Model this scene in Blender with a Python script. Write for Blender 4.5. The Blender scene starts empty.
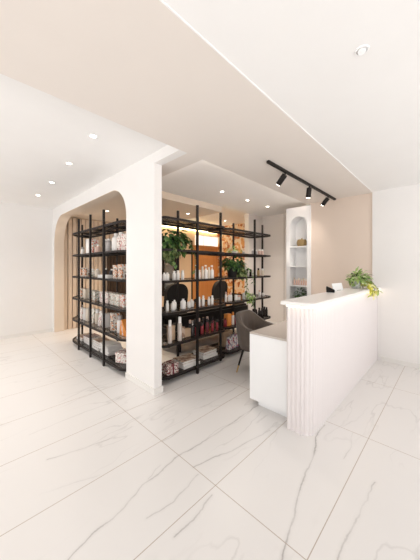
import bpy, bmesh, math, random
from mathutils import Vector, Matrix
random.seed(7)
S = bpy.context.scene
COL = S.collection
PI = math.pi

# ------------------------------------------------------------------ render look
S.view_settings.view_transform = 'Standard'
S.view_settings.look = 'None'
S.view_settings.gamma = 1
S.view_settings.use_curve_mapping = False
S.view_settings.exposure = 0.53

# ------------------------------------------------------------------ materials
def mat(name, col, rough=.5, metal=0, spec=.5, emit=None, es=0, alpha=1, trans=0, coat=0, sheen=0):
    m = bpy.data.materials.new(name); m.use_nodes = True
    b = m.node_tree.nodes['Principled BSDF']
    b.inputs['Base Color'].default_value = (*col, 1)
    b.inputs['Roughness'].default_value = rough
    b.inputs['Metallic'].default_value = metal
    b.inputs['Specular IOR Level'].default_value = spec
    b.inputs['Alpha'].default_value = alpha
    b.inputs['Transmission Weight'].default_value = trans
    b.inputs['Coat Weight'].default_value = coat
    b.inputs['Sheen Weight'].default_value = sheen
    if emit:
        b.inputs['Emission Color'].default_value = (*emit, 1)
        b.inputs['Emission Strength'].default_value = es
    return m

def nodes(m):
    return m.node_tree.nodes, m.node_tree.links, m.node_tree.nodes['Principled BSDF']

def plaster(name, col, rough=.75, var=.02, bump=.02):
    m = mat(name, col, rough, spec=.3)
    n, l, b = nodes(m)
    tc = n.new('ShaderNodeTexCoord')
    nz = n.new('ShaderNodeTexNoise'); nz.inputs['Scale'].default_value = 3; nz.inputs['Detail'].default_value = 5
    l.new(tc.outputs['Object'], nz.inputs['Vector'])
    r = n.new('ShaderNodeMixRGB')
    r.inputs[1].default_value = (*[c * (1 - var) for c in col], 1); r.inputs[2].default_value = (*[min(1, c * (1 + var)) for c in col], 1)
    l.new(nz.outputs['Fac'], r.inputs[0]); l.new(r.outputs[0], b.inputs['Base Color'])
    n2 = n.new('ShaderNodeTexNoise'); n2.inputs['Scale'].default_value = 60
    l.new(tc.outputs['Object'], n2.inputs['Vector'])
    bp = n.new('ShaderNodeBump'); bp.inputs['Strength'].default_value = bump; bp.inputs['Distance'].default_value = .01
    l.new(n2.outputs['Fac'], bp.inputs['Height']); l.new(bp.outputs[0], b.inputs['Normal'])
    return m

def speckle(name, base, spots, scale=30, thr=.5, soft=.04, rough=.5):
    """base colour with coloured spots (printed floral packaging)"""
    m = mat(name, base, rough)
    n, l, b = nodes(m)
    tc = n.new('ShaderNodeTexCoord')
    prev = None
    for i, c in enumerate(spots):
        mp = n.new('ShaderNodeMapping'); mp.inputs['Location'].default_value = (i * 3.7, i * 1.3, i * 5.1)
        l.new(tc.outputs['Object'], mp.inputs['Vector'])
        nz = n.new('ShaderNodeTexNoise'); nz.inputs['Scale'].default_value = scale * (1 + .3 * i); nz.inputs['Detail'].default_value = 1.5
        l.new(mp.outputs[0], nz.inputs['Vector'])
        mr = n.new('ShaderNodeMapRange'); mr.inputs['From Min'].default_value = thr; mr.inputs['From Max'].default_value = thr + soft
        l.new(nz.outputs['Fac'], mr.inputs['Value'])
        mx = n.new('ShaderNodeMixRGB'); mx.inputs[2].default_value = (*c, 1)
        if prev: l.new(prev.outputs[0], mx.inputs[1])
        else: mx.inputs[1].default_value = (*base, 1)
        l.new(mr.outputs[0], mx.inputs[0]); prev = mx
    l.new(prev.outputs[0], b.inputs['Base Color'])
    return m

M = {}
M['white_paint'] = plaster('white_paint', (.88, .86, .845))
M['ceiling_white'] = plaster('ceiling_white', (.91, .90, .89))
M['ceiling_blush'] = plaster('ceiling_blush', (.81, .75, .70))
M['beige_paint'] = plaster('beige_paint', (.80, .675, .58))
M['arch_paint'] = plaster('arch_paint', (.80, .68, .56))
M['grey_tile'] = plaster('grey_tile', (.82, .77, .73), rough=.25)
M['slat_beige'] = plaster('slat_beige', (.74, .60, .47))
M['slat_brown'] = plaster('slat_brown', (.055, .034, .022))
M['slat_back'] = plaster('slat_back', (.50, .38, .28))
M['skirting'] = mat('skirting', (.84, .82, .79), .4)
M['white_lacquer'] = mat('white_lacquer', (.93, .93, .93), .3)
M['panel_white'] = mat('panel_white', (.82, .77, .765), .45)
M['stone_top'] = mat('stone_top', (.93, .90, .87), .3)
M['desk_stone'] = mat('desk_stone', (.60, .54, .49), .2)
M['joint_dark'] = mat('joint_dark', (.45, .40, .36), .6)
M['black_metal'] = mat('black_metal', (.014, .010, .009), .5, metal=0, spec=.3)
M['black_matte'] = mat('black_matte', (.012, .010, .009), .6, spec=.25)
M['smoke_glass'] = mat('smoke_glass', (.05, .042, .038), .12, alpha=.6, spec=.5)
M['velvet'] = mat('velvet', (.115, .09, .078), .8, sheen=.2)
M['velvet_seam'] = mat('velvet_seam', (.07, .055, .048), .8, sheen=.3)
M['brass'] = mat('brass', (.65, .45, .22), .3, metal=1)
M['white_plastic'] = mat('white_plastic', (.92, .89, .86), .35)
M['cream_plastic'] = mat('cream_plastic', (.80, .70, .58), .35)
M['grey_plastic'] = mat('grey_plastic', (.42, .39, .38), .4)
M['rose_plastic'] = mat('rose_plastic', (.72, .50, .42), .35)
M['red_plastic'] = mat('red_plastic', (.30, .03, .04), .25)
M['dark_plastic'] = mat('dark_plastic', (.02, .015, .015), .25)
M['clear_glass'] = mat('clear_glass', (.85, .76, .70), .08, alpha=.6)
M['vase_glass'] = mat('vase_glass', (.86, .88, .86), .08, alpha=.55)
M['silver'] = mat('silver', (.75, .74, .73), .25, metal=.8)
M['orange'] = mat('orange', (.80, .28, .05), .5)
M['kraft'] = mat('kraft', (.60, .42, .28), .7)
M['paper'] = mat('paper', (.82, .79, .76), .8)
M['maroon'] = mat('maroon', (.16, .02, .03), .4)
M['wicker'] = mat('wicker', (.42, .29, .13), .6)
M['soil'] = mat('soil', (.05, .03, .02), .9)
M['screen'] = mat('screen', (.012, .012, .014), .15)
M['leaf'] = speckle('leaf', (.05, .13, .025), [(.12, .22, .05), (.02, .06, .015)], 14)
M['leaf_olive'] = speckle('leaf_olive', (.13, .17, .05), [(.22, .26, .09), (.05, .09, .02)], 14)
M['leaf_light'] = speckle('leaf_light', (.42, .55, .18), [(.74, .78, .52), (.22, .40, .08)], 20)
M['leaf_yellow'] = speckle('leaf_yellow', (.78, .72, .12), [(.60, .68, .15), (.85, .80, .40)], 14)
M['stem'] = mat('stem', (.16, .22, .06), .6)
M['floral_red'] = speckle('floral_red', (.90, .86, .81), [(.60, .10, .07), (.75, .38, .20)], 34, .56)
M['floral_pink'] = speckle('floral_pink', (.90, .84, .78), [(.70, .32, .30), (.30, .12, .10)], 38, .58)
M['floral_green'] = speckle('floral_green', (.90, .87, .80), [(.14, .20, .12), (.70, .45, .30)], 38, .57)
M['floral_orange'] = speckle('floral_orange', (.84, .76, .68), [(.72, .26, .08), (.14, .10, .08)], 30, .56)
M['floral_dark'] = speckle('floral_dark', (.80, .74, .68), [(.28, .03, .03), (.12, .02, .03)], 48, .52)
M['bag_print'] = speckle('bag_print', (.80, .75, .74), [(.42, .06, .10), (.22, .22, .34)], 26, .55)
M['cover_warm'] = speckle('cover_warm', (.60, .45, .35), [(.72, .62, .52), (.36, .22, .16)], 14, .5)
M['cover_white'] = mat('cover_white', (.82, .80, .78), .45)
M['mirror'] = mat('mirror', (.34, .40, .46), .08, metal=.8)
M['wood_orange'] = mat('wood_orange', (.56, .24, .07), .45)
M['door_cream'] = mat('door_cream', (.74, .58, .42), .5)
M['light_disc'] = mat('light_disc', (1, .95, .85), .5, emit=(1, .93, .82), es=9)
M['led'] = mat('led', (1, .9, .75), .5, emit=(1, .80, .58), es=4.5)
M['recess_fill_glow'] = mat('recess_fill_glow', (1, .93, .85), .5, emit=(1, .86, .75), es=6)  # glow for the strips added to lift the recessed ceiling
M['cove_led'] = mat('cove_led', (1, .85, .5), .5, emit=(1, .78, .42), es=6)
M['frosted_window'] = mat('frosted_window', (.9, .9, .9), .3, emit=(1, .95, .88), es=.75)

# wood grain on orange wood
def grain(m, c1, c2):
    n, l, b = nodes(m)
    tc = n.new('ShaderNodeTexCoord'); mp = n.new('ShaderNodeMapping'); mp.inputs['Scale'].default_value = (9, 9, .8)
    nz = n.new('ShaderNodeTexNoise'); nz.inputs['Scale'].default_value = 2.5; nz.inputs['Detail'].default_value = 6
    r = n.new('ShaderNodeMixRGB'); r.inputs[1].default_value = (*c1, 1); r.inputs[2].default_value = (*c2, 1)
    l.new(tc.outputs['Object'], mp.inputs[0]); l.new(mp.outputs[0], nz.inputs['Vector']); l.new(nz.outputs['Fac'], r.inputs[0]); l.new(r.outputs[0], b.inputs['Base Color'])
grain(M['wood_orange'], (.50, .20, .06), (.66, .33, .12))
M['mural'] = speckle('mural', (.66, .34, .12), [(.80, .58, .36), (.45, .15, .05), (.78, .66, .50)], 4.5, .52, .03, .6)

# velvet channel variation
n, l, b = nodes(M['velvet'])
tc = n.new('ShaderNodeTexCoord'); nz = n.new('ShaderNodeTexNoise'); nz.inputs['Scale'].default_value = 9; nz.inputs['Detail'].default_value = 3
r = n.new('ShaderNodeMixRGB'); r.inputs[1].default_value = (.062, .046, .036, 1); r.inputs[2].default_value = (.13, .10, .080, 1)
l.new(tc.outputs['Object'], nz.inputs['Vector']); l.new(nz.outputs['Fac'], r.inputs[0]); l.new(r.outputs[0], b.inputs['Base Color'])

# ------------------------------------------------------------------ marble floor material (world-space tiles, veins, grout)
VEINS = [
 (.5,[(0.82,3.01),(1.09,3.09)]),
 (.5,[(0.49,2.62),(0.84,2.63),(1.16,2.62),(1.46,2.66)]),
 (.8,[(0.51,2.18),(0.78,2.11),(0.93,2.07),(1.16,2.09)]),
 (.3,[(0.39,1.88),(0.58,1.82),(0.74,1.76)]),
 (1.,[(0.40,1.36),(0.54,1.40),(0.74,1.41),(0.90,1.48),(1.02,1.47),(1.21,1.51),(1.64,1.48),(2.28,1.47)]),
 (.6,[(0.95,1.49),(1.08,1.53)]),
 (.8,[(0.80,1.26),(0.96,1.24),(1.09,1.26),(1.22,1.28)]),
 (.8,[(1.24,1.35),(1.44,1.30),(1.54,1.26),(2.00,1.17)]),
 (.9,[(0.85,1.07),(1.00,1.07),(1.17,1.10)]),
 (.7,[(1.24,1.72),(1.43,1.73)]),
 (.6,[(1.38,2.12),(1.83,2.16),(2.49,2.02)]),
 (.7,[(1.81,1.86),(1.99,1.85),(2.35,1.86),(2.68,1.90)]),
 (1.,[(1.10,0.60),(1.42,0.67),(1.77,0.75),(1.98,0.77),(2.19,0.84),(2.42,0.85)]),
 (.8,[(1.30,0.42),(1.63,0.41),(1.82,0.39),(2.02,0.38)]),
 (.6,[(2.48,0.64),(2.27,0.59),(2.09,0.60)]),
 (.4,[(2.52,0.73),(2.72,0.66),(3.03,0.64)]),
 (.4,[(1.10,2.39),(1.34,2.35),(1.61,2.29)]),
 (.4,[(1.23,2.07),(1.41,2.09),(1.73,2.09)]),
]
def marble():
    m = mat('marble_tile', (.8, .77, .74), .30, spec=.45)
    n, l, b = nodes(m)
    def math_(op, a, c=None, clamp=False):
        q = n.new('ShaderNodeMath'); q.operation = op; q.use_clamp = clamp
        for i, v in enumerate((a, c)):
            if v is None: continue
            if isinstance(v, (int, float)): q.inputs[i].default_value = v
            else: l.new(v, q.inputs[i])
        return q.outputs[0]
    geo = n.new('ShaderNodeNewGeometry')
    pos = geo.outputs['Position']
    # gentle wobble of the coordinates for the veins
    nz = n.new('ShaderNodeTexNoise'); nz.inputs['Scale'].default_value = 7; nz.inputs['Detail'].default_value = 6; nz.inputs['Roughness'].default_value = .6
    l.new(pos, nz.inputs['Vector'])
    sub = n.new('ShaderNodeVectorMath'); sub.operation = 'SUBTRACT'; l.new(nz.outputs['Color'], sub.inputs[0]); sub.inputs[1].default_value = (.5, .5, .5)
    sc = n.new('ShaderNodeVectorMath'); sc.operation = 'MULTIPLY'; l.new(sub.outputs[0], sc.inputs[0]); sc.inputs[1].default_value = (.06, .05, 0)
    ad = n.new('ShaderNodeVectorMath'); ad.operation = 'ADD'; l.new(pos, ad.inputs[0]); l.new(sc.outputs[0], ad.inputs[1])
    flat = n.new('ShaderNodeVectorMath'); flat.operation = 'MULTIPLY'; l.new(ad.outputs[0], flat.inputs[0]); flat.inputs[1].default_value = (1, 1, 0)
    P = flat.outputs[0]
    # strength variation along veins
    nv = n.new('ShaderNodeTexNoise'); nv.inputs['Scale'].default_value = 4; nv.inputs['Detail'].default_value = 3; l.new(pos, nv.inputs['Vector'])
    vr = n.new('ShaderNodeMapRange'); vr.inputs['From Min'].default_value = .35; vr.inputs['From Max'].default_value = .65; vr.inputs['To Min'].default_value = .25; l.new(nv.outputs['Fac'], vr.inputs['Value'])
    total = None
    for w, pts in VEINS:
        vein = None
        for a, c in zip(pts[:-1], pts[1:]):
            A = Vector((*a, 0)); B = Vector((*c, 0)); L = (B - A).length; d = (B - A) / L
            s1 = n.new('ShaderNodeVectorMath'); s1.operation = 'SUBTRACT'; l.new(P, s1.inputs[0]); s1.inputs[1].default_value = A
            dt = n.new('ShaderNodeVectorMath'); dt.operation = 'DOT_PRODUCT'; l.new(s1.outputs[0], dt.inputs[0]); dt.inputs[1].default_value = d
            cl = n.new('ShaderNodeClamp'); l.new(dt.outputs['Value'], cl.inputs[0]); cl.inputs['Max'].default_value = L
            sl = n.new('ShaderNodeVectorMath'); sl.operation = 'SCALE'; sl.inputs[0].default_value = d; l.new(cl.outputs[0], sl.inputs['Scale'])
            ds = n.new('ShaderNodeVectorMath'); ds.operation = 'DISTANCE'; l.new(s1.outputs[0], ds.inputs[0]); l.new(sl.outputs[0], ds.inputs[1])
            vein = ds.outputs['Value'] if vein is None else math_('MINIMUM', vein, ds.outputs['Value'])
        core = math_('SUBTRACT', 1, math_('DIVIDE', vein, .004 + .003 * w), True)
        halo = math_('MULTIPLY', math_('SUBTRACT', 1, math_('DIVIDE', vein, .022), True), .2)
        t = math_('MULTIPLY', math_('ADD', math_('MULTIPLY', core, .85), halo), w)
        total = t if total is None else math_('MAXIMUM', total, t)
    total = math_('MULTIPLY', total, vr.outputs[0])
    # fine procedural background veins, running along x
    mp = n.new('ShaderNodeMapping'); mp.inputs['Scale'].default_value = (.55, 2.2, 1); mp.inputs['Rotation'].default_value = (0, 0, .1); l.new(P, mp.inputs[0])
    nb = n.new('ShaderNodeTexNoise'); nb.inputs['Scale'].default_value = 1.5; nb.inputs['Detail'].default_value = 3; l.new(mp.outputs[0], nb.inputs['Vector'])
    ab = math_('ABSOLUTE', math_('SUBTRACT', nb.outputs['Fac'], .5))
    bv = math_('MULTIPLY', math_('SUBTRACT', 1, math_('DIVIDE', ab, .012), True), .30)
    nm = n.new('ShaderNodeTexNoise'); nm.inputs['Scale'].default_value = 1.1; l.new(pos, nm.inputs['Vector'])
    bm_ = n.new('ShaderNodeMapRange'); bm_.inputs['From Min'].default_value = .45; bm_.inputs['From Max'].default_value = .6; l.new(nm.outputs['Fac'], bm_.inputs['Value'])
    bv = math_('MULTIPLY', bv, bm_.outputs[0])
    total = math_('ADD', total, bv, True)
    # grout
    sx = n.new('ShaderNodeSeparateXYZ'); l.new(pos, sx.inputs[0])
    def joint(o, off, pitch):
        q = math_('PINGPONG', math_('SUBTRACT', o, off), pitch / 2)
        # distance to nearest joint: pingpong gives 0 at joints
        return math_('LESS_THAN', q, .0026)
    g = math_('MAXIMUM', joint(sx.outputs[0], 1.24, 1.25), joint(sx.outputs[1], .52, .61))
    mx = n.new('ShaderNodeMixRGB'); mx.inputs[1].default_value = (.78, .76, .745, 1); mx.inputs[2].default_value = (.40, .38, .365, 1)
    l.new(total, mx.inputs[0])
    mg = n.new('ShaderNodeMixRGB'); l.new(mx.outputs[0], mg.inputs[1]); mg.inputs[2].default_value = (.42, .34, .27, 1)
    l.new(math_('MULTIPLY', g, .8), mg.inputs[0]); l.new(mg.outputs[0], b.inputs['Base Color'])
    return m
M['marble'] = marble()

# ------------------------------------------------------------------ mesh helpers
def T(o, m):
    o.data.materials.append(M[m] if isinstance(m, str) else m); return o

def obj(name, bm, m, parent=None, loc=(0, 0, 0), smooth=False):
    me = bpy.data.meshes.new(name); bmesh.ops.recalc_face_normals(bm, faces=bm.faces[:]); bm.to_mesh(me); bm.free()
    o = bpy.data.objects.new(name, me); COL.objects.link(o)
    o.location = loc
    if parent: o.parent = parent
    T(o, m)
    if smooth:
        for p in me.polygons: p.use_smooth = True
        try: me.set_sharp_from_angle(angle=math.radians(40))
        except Exception: pass
    return o

def tag(o, label, cat, group=None, kind=None):
    o['label'] = label; o['category'] = cat
    if group: o['group'] = group
    if kind: o['kind'] = kind
    return o

def thing(name, label, cat, loc=(0, 0, 0), rz=0, group=None):
    o = bpy.data.objects.new(name, None); o.empty_display_size = .1; COL.objects.link(o)
    o.location = loc; o.rotation_euler = (0, 0, rz)
    return tag(o, label, cat, group)

def structure(name, bm, m, parent=None, smooth=False):
    o = obj(name, bm, m, parent, smooth=smooth)
    if not parent: o['kind'] = 'structure'
    return o

def box(bm, x0, x1, y0, y1, z0, z1, bev=0):
    b2 = bmesh.new()
    bmesh.ops.create_cube(b2, size=1)
    for v in b2.verts:
        v.co = Vector(((x0 + x1) / 2 + v.co.x * (x1 - x0), (y0 + y1) / 2 + v.co.y * (y1 - y0), (z0 + z1) / 2 + v.co.z * (z1 - z0)))
    if bev: bmesh.ops.bevel(b2, geom=b2.edges[:], offset=bev, segments=2, affect='EDGES', clamp_overlap=True)
    merge(bm, b2); return bm

def merge(bm, b2, mtx=None):
    if mtx is not None: bmesh.ops.transform(b2, matrix=mtx, verts=b2.verts[:])
    me = bpy.data.meshes.new('tmp'); b2.to_mesh(me); b2.free(); bm.from_mesh(me); bpy.data.meshes.remove(me)

def B(*a, **k): return box(bmesh.new(), *a, **k)

def lathe(bm, prof, seg=16, at=(0, 0, 0)):
    rings = []
    for r, z in prof:
        if r <= 1e-6: rings.append([bm.verts.new((at[0], at[1], at[2] + z))])
        else: rings.append([bm.verts.new((at[0] + r * math.cos(2 * PI * i / seg), at[1] + r * math.sin(2 * PI * i / seg), at[2] + z)) for i in range(seg)])
    for a, c in zip(rings[:-1], rings[1:]):
        for i in range(seg):
            j = (i + 1) % seg
            if len(a) == 1 and len(c) == 1: continue
            if len(a) == 1: bm.faces.new((a[0], c[i], c[j]))
            elif len(c) == 1: bm.faces.new((a[i], a[j], c[0]))
            else: bm.faces.new((a[i], a[j], c[j], c[i]))
    for rg in (rings[0], rings[-1]):
        if len(rg) > 1:
            try: bm.faces.new(rg)
            except ValueError: pass
    return bm

def tube(bm, pts, r, seg=8, closed=False):
    pts = [Vector(p) for p in pts]; n = len(pts); rings = []
    rr = r if isinstance(r, (list, tuple)) else [r] * n
    for i, p in enumerate(pts):
        if closed: d = pts[(i + 1) % n] - pts[i - 1]
        else: d = pts[min(i + 1, n - 1)] - pts[max(i - 1, 0)]
        d.normalize()
        up = Vector((0, 0, 1)) if abs(d.z) < .95 else Vector((1, 0, 0))
        s = d.cross(up).normalized(); u = s.cross(d).normalized()
        rings.append([bm.verts.new(p + (s * math.cos(2 * PI * k / seg + PI / seg) + u * math.sin(2 * PI * k / seg + PI / seg)) * rr[i]) for k in range(seg)])
    m = n if closed else n - 1
    for i in range(m):
        a, c = rings[i], rings[(i + 1) % n]
        for k in range(seg):
            bm.faces.new((a[k], a[(k + 1) % seg], c[(k + 1) % seg], c[k]))
    if not closed:
        bm.faces.new(rings[0]); bm.faces.new(rings[-1])
    return bm

def prism(bm, pts, axis, a, b):
    """extrude 2D outline pts along axis ('x': pts=(y,z); 'y': pts=(x,z); 'z': pts=(x,y)) from a to b"""
    def V3(p, t):
        return {'x': (t, p[0], p[1]), 'y': (p[0], t, p[1]), 'z': (p[0], p[1], t)}[axis]
    lo = [bm.verts.new(V3(p, a)) for p in pts]; hi = [bm.verts.new(V3(p, b)) for p in pts]
    n = len(pts)
    for i in range(n): bm.faces.new((lo[i], lo[(i + 1) % n], hi[(i + 1) % n], hi[i]))
    f1 = bm.faces.new(lo); f2 = bm.faces.new(hi)
    if n > 4:
        f1.normal_update(); f2.normal_update()
        bmesh.ops.triangulate(bm, faces=[f1, f2], ngon_method='EAR_CLIP')
    return bm

def rrect(x0, x1, y0, y1, rs, seg=8):
    """rounded rectangle outline, rs = radii at corners (x0y0, x1y0, x1y1, x0y1)"""
    out = []
    for (cx, cy, a0, r) in ((x0, y0, PI, rs[0]), (x1, y0, 1.5 * PI, rs[1]), (x1, y1, 0, rs[2]), (x0, y1, .5 * PI, rs[3])):
        sx = 1 if cx == x0 else -1; sy = 1 if cy == y0 else -1
        c = (cx + sx * r, cy + sy * r)
        if r <= 0: out.append((cx, cy)); continue
        for k in range(seg + 1):
            t = a0 + k * PI / 2 / seg
            out.append((c[0] + r * math.cos(t), c[1] + r * math.sin(t)))
    return out

def copy_tree(o, parent=None):
    c = o.copy(); COL.objects.link(c)
    if parent: c.parent = parent
    for ch in list(o.children): copy_tree(ch, c)
    return c

# ------------------------------------------------------------------ setting
ZR = 2.636
ZB, ZC = 2.63, 2.75      # beam underside, ceilings
YW = 6.45                # far wall
structure('floor', B(-2.6, 9, -1.5, 7, -.08, 0), 'marble')

# high ceiling (left), lowered blush beam, right ceiling, recess over the salon
bm = bmesh.new()
box(bm, -3, 1.63, 1.97, 7, ZC, ZC + .12)                # left
structure('ceiling', bm, 'ceiling_white')
bm = B(-3, 9, .93, 1.97, ZB, ZC + .12)
structure('ceiling_beam', bm, 'ceiling_blush')
structure('ceiling_right', B(-3, 9, -3, .93, ZR, ZC + .12), 'ceiling_white')
structure('trim_8', B(-3, 4.7, .924, .93, ZB, ZR), 'ceiling_white')
structure('ceiling_header', B(1.73, 1.95, 1.97, 3.05, ZB, ZC + .12), 'ceiling_blush')
structure('ceiling_recess', B(1.95, 9, 1.97, 3.56, ZC, ZC + .12), 'ceiling_white')
structure('trim_13', B(1.83, 1.95, 3.05, YW, ZB, ZC + .12), 'arch_paint')
structure('ceiling_soffit', B(1.95, 4.12, 3.56, 7, ZB, ZC + .12), 'arch_paint')
bm = bmesh.new()
box(bm, 4.12, 9, 3.56, 7, 2.98, 3.1)
structure('ceiling_cove', bm, 'ceiling_white')
structure('trim_1', B(4.10, 4.12, 3.56, 7, ZC + .12, 3.0), 'ceiling_white')
structure('trim_2', B(4.12, 9, 3.50, 3.56, ZC + .12, 3.0), 'ceiling_white')

# arch wall: outline in the y-z plane
def arc(cy, cz, r, a0, a1, n=10, rz=None):
    rz = rz or r
    return [(cy + r * math.cos(a0 + (a1 - a0) * i / n), cz + rz * math.sin(a0 + (a1 - a0) * i / n)) for i in range(n + 1)]
OY0, OY1, OZ = 3.07, 6.33, 2.54
out = [(2.42, 0), (OY0, 0), (OY0, OZ - .42)] + arc(OY0 + .42, OZ - .42, .42, PI, PI / 2)[1:] + arc(OY1 - .55, OZ - .55, .55, PI / 2, 0)[0:] + [(OY1, 0), (YW, 0), (YW, ZC), (2.42, ZC)]
bm = bmesh.new(); prism(bm, out, 'x', 1.63, 1.73)
box(bm, 1.63, 1.73, 1.97, 2.42, ZB, ZC)
structure('wall_arch', bm, 'white_paint')
# the deep reveal behind it (header and left jamb), same arch curve
out = [(OY0, OZ + .001), (OY1 - .55, OZ)] + arc(OY1 - .55, OZ - .55, .55, PI / 2, 0)[1:] + [(OY1, 0), (YW, 0), (YW, ZC), (OY0, ZC)]
bm = bmesh.new(); prism(bm, out, 'x', 1.73, 1.83)
structure('wall_reveal', bm, 'arch_paint')
# lining of the front sheet's inside curve, painted the same warm beige
inn = [(OY1, 0), (OY1, OZ - .55)] + arc(OY1 - .55, OZ - .55, .55, 0, PI / 2)[1:] + arc(OY0 + .42, OZ - .42, .42, PI / 2, PI)
inn2 = [(OY1 - .004, 0), (OY1 - .004, OZ - .55)] + arc(OY1 - .55, OZ - .55, .546, 0, PI / 2)[1:] + arc(OY0 + .42, OZ - .42, .416, PI / 2, PI)
bm = bmesh.new()
for i in range(len(inn) - 1):
    q = [inn[i], inn[i + 1], inn2[i + 1], inn2[i]]
    lo = [bm.verts.new((1.633, *p)) for p in q]; hi = [bm.verts.new((1.73, *p)) for p in q]
    for k in range(4): bm.faces.new((lo[k], lo[(k + 1) % 4], hi[(k + 1) % 4], hi[k]))
    bm.faces.new(lo); bm.faces.new(hi)
structure('trim_3', bm, 'arch_paint')

structure('wall_far', B(-3, 1.63, YW, YW + .12, 0, ZC), 'white_paint')
structure('wall_back', B(1.63, 9, YW, YW + .12, 0, 3.0), 'door_cream')
structure('wall_beige', B(4.72, 5.72, .93, 1.90, 0, ZB), 'beige_paint')
structure('wall_right', B(4.70, 5.72, -3, .93, 0, ZC), 'white_paint')
structure('wall_salon', B(5.72, 5.84, 1.90, 3.68, 0, ZC), 'grey_tile')
structure('wall_return', B(5.10, 5.72, 3.56, 3.68, 0, ZC), 'grey_tile')
structure('wall_mural', B(7.2, 7.3, 3.68, YW, 0, 3.0), 'mural')
structure('wall_closing', B(5.84, 7.3, 3.56, 3.68, 0, 3.0), 'white_paint')

# skirting
bm = bmesh.new()
box(bm, 1.618, 1.63, 2.408, OY0, 0, .07); box(bm, 1.63, 1.742, 2.408, 2.42, 0, .07)
structure('baseboard_arch', bm, 'skirting')
bm = bmesh.new(); box(bm, -3, 1.63, YW - .012, YW, 0, .07)
structure('baseboard_far', bm, 'skirting')
structure('baseboard_right', B(4.688, 4.70, -3, .82, 0, .07), 'skirting')
structure('baseboard_salon', B(5.705, 5.72, 1.90, 3.56, 0, .07), 'skirting')

# fluted wall behind the arch
def slats(x0, x1, y, pitch, z0, z1, d=.035):
    bm = bmesh.new(); n = int((x1 - x0) / pitch)
    for i in range(n): box(bm, x0 + i * pitch, x0 + i * pitch + pitch * .74, y - d, y, z0, z1)
    return bm
def ribs(x0, x1, y, pitch, z0, z1):
    bm = bmesh.new(); n = int((x1 - x0) / pitch); pts = [(x1, y), (x0, y)]
    pts = []
    for i in range(n):
        a = x0 + i * pitch
        for k in range(6):
            t = PI * k / 6
            pts.append((a + pitch / 2 - pitch / 2 * math.cos(t), y - .035 * math.sin(t)))
    pts.append((x0 + n * pitch, y)); pts += [(x0 + n * pitch, y + .02), (x0, y + .02)]
    prism(bm, pts, 'z', z0, z1); return bm
structure('trim_4', slats(1.84, 4.6, YW - .02, .10, 0, 2.6), 'slat_beige')
structure('trim_9', B(1.84, 4.3, YW - .02, YW - .002, 0, 2.6), 'slat_back')
t = thing('slatted_partition', 'dark brown vertically slatted low partition behind the left shelving', 'partition', (2.84, YW - .12, 0))
obj('slats', slats(0, 1.5, 0, .085, 0, 1.84, .03), 'slat_brown', t)
obj('backing_board', B(0, 1.5, .001, .02, 0, 1.86), 'black_matte', t)

# wall pieces of the salon behind the shelving
def frame_rect(name, label, cat, x0, x1, z0, z1, face, frame='black_metal', fw=.05, part='pane'):
    t = thing(name, label, cat, ((x0 + x1) / 2, YW - .03, z0))
    w = (x1 - x0) / 2; h = z1 - z0
    bm = bmesh.new()
    box(bm, -w, -w + fw, -.03, .03, 0, h); box(bm, w - fw, w, -.03, .03, 0, h)
    box(bm, -w + fw, w - fw, -.03, .03, h - fw, h); box(bm, -w + fw, w - fw, -.03, .03, 0, fw)
    obj('frame', bm, frame, t)
    obj(part, B(-w + fw, w - fw, -.005, .02, fw, h - fw), face, t)
    return t
frame_rect('wall_mirror', 'tall blue-grey mirror in a dark frame behind the left end of the right shelving', 'mirror', 4.62, 5.14, .55, 2.05, 'mirror')
frame_rect('wood_panel_door', 'orange wood panelled door in a dark frame seen between the hanging plants', 'door', 5.86, 7.15, .02, 2.2, 'wood_orange', 'wood_orange', .06, 'door_panel')
t = thing('cream_door', 'plain cream door with dark side frame seen behind the first shelf bay', 'door', (5.52, YW - .03, 0))
obj('door_leaf', B(-.28, .28, -.02, .02, 0.01, 2.3), 'door_cream', t)
bm = bmesh.new(); box(bm, -.33, -.28, -.03, .03, 0, 2.35); box(bm, .28, .33, -.03, .03, 0, 2.35); box(bm, -.28, .28, -.03, .03, 2.3, 2.35)
obj('door_frame', bm, 'black_matte', t)
# frosted clerestory window with muntins
w = structure('window_1', B(6.02, 7.18, YW - .03, YW - .005, 2.22, 2.57), 'frosted_window')
bm = bmesh.new()
for x in (6.02, 6.4, 6.78, 7.16): box(bm, x, x + .02, YW - .045, YW - .03, 2.22, 2.57)
for z in (2.2, 2.56): box(bm, 6.02, 7.18, YW - .045, YW - .03, z, z + .03)
obj('window_frame', bm, 'skirting', w)
# added glow strips, unseen behind the beam edge, to brighten the recessed ceiling
structure('fill_strip_side', B(1.955, 1.97, 2.05, 3.5, 2.655, 2.67), 'recess_fill_glow')
structure('fill_strip_front', B(2.0, 4.9, 1.975, 1.99, 2.655, 2.67), 'recess_fill_glow')
# warm cove strip of light
structure('trim_6', B(4.14, 4.17, 3.62, 6.4, 2.66, 2.69), 'cove_led')
structure('trim_12', B(4.2, 7.1, 6.36, 6.40, 2.70, 2.73), 'cove_led')

# glossy wall joints on the salon wall
structure('trim_7', B(5.712, 5.72, 2.95, 2.958, .07, ZC), 'joint_dark')

# ------------------------------------------------------------------ arched niche cabinet
t = thing('niche_cabinet', 'tall white cabinet with an arched open niche beside the beige wall', 'cabinet', (4.70, 2.14, 0))
ny, nw = 0, .17
top = 2.42
outer = [(-.24, 0), (-.24, 2.6), (.24, 2.6), (.24, 0)]
bm = bmesh.new()
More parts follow.
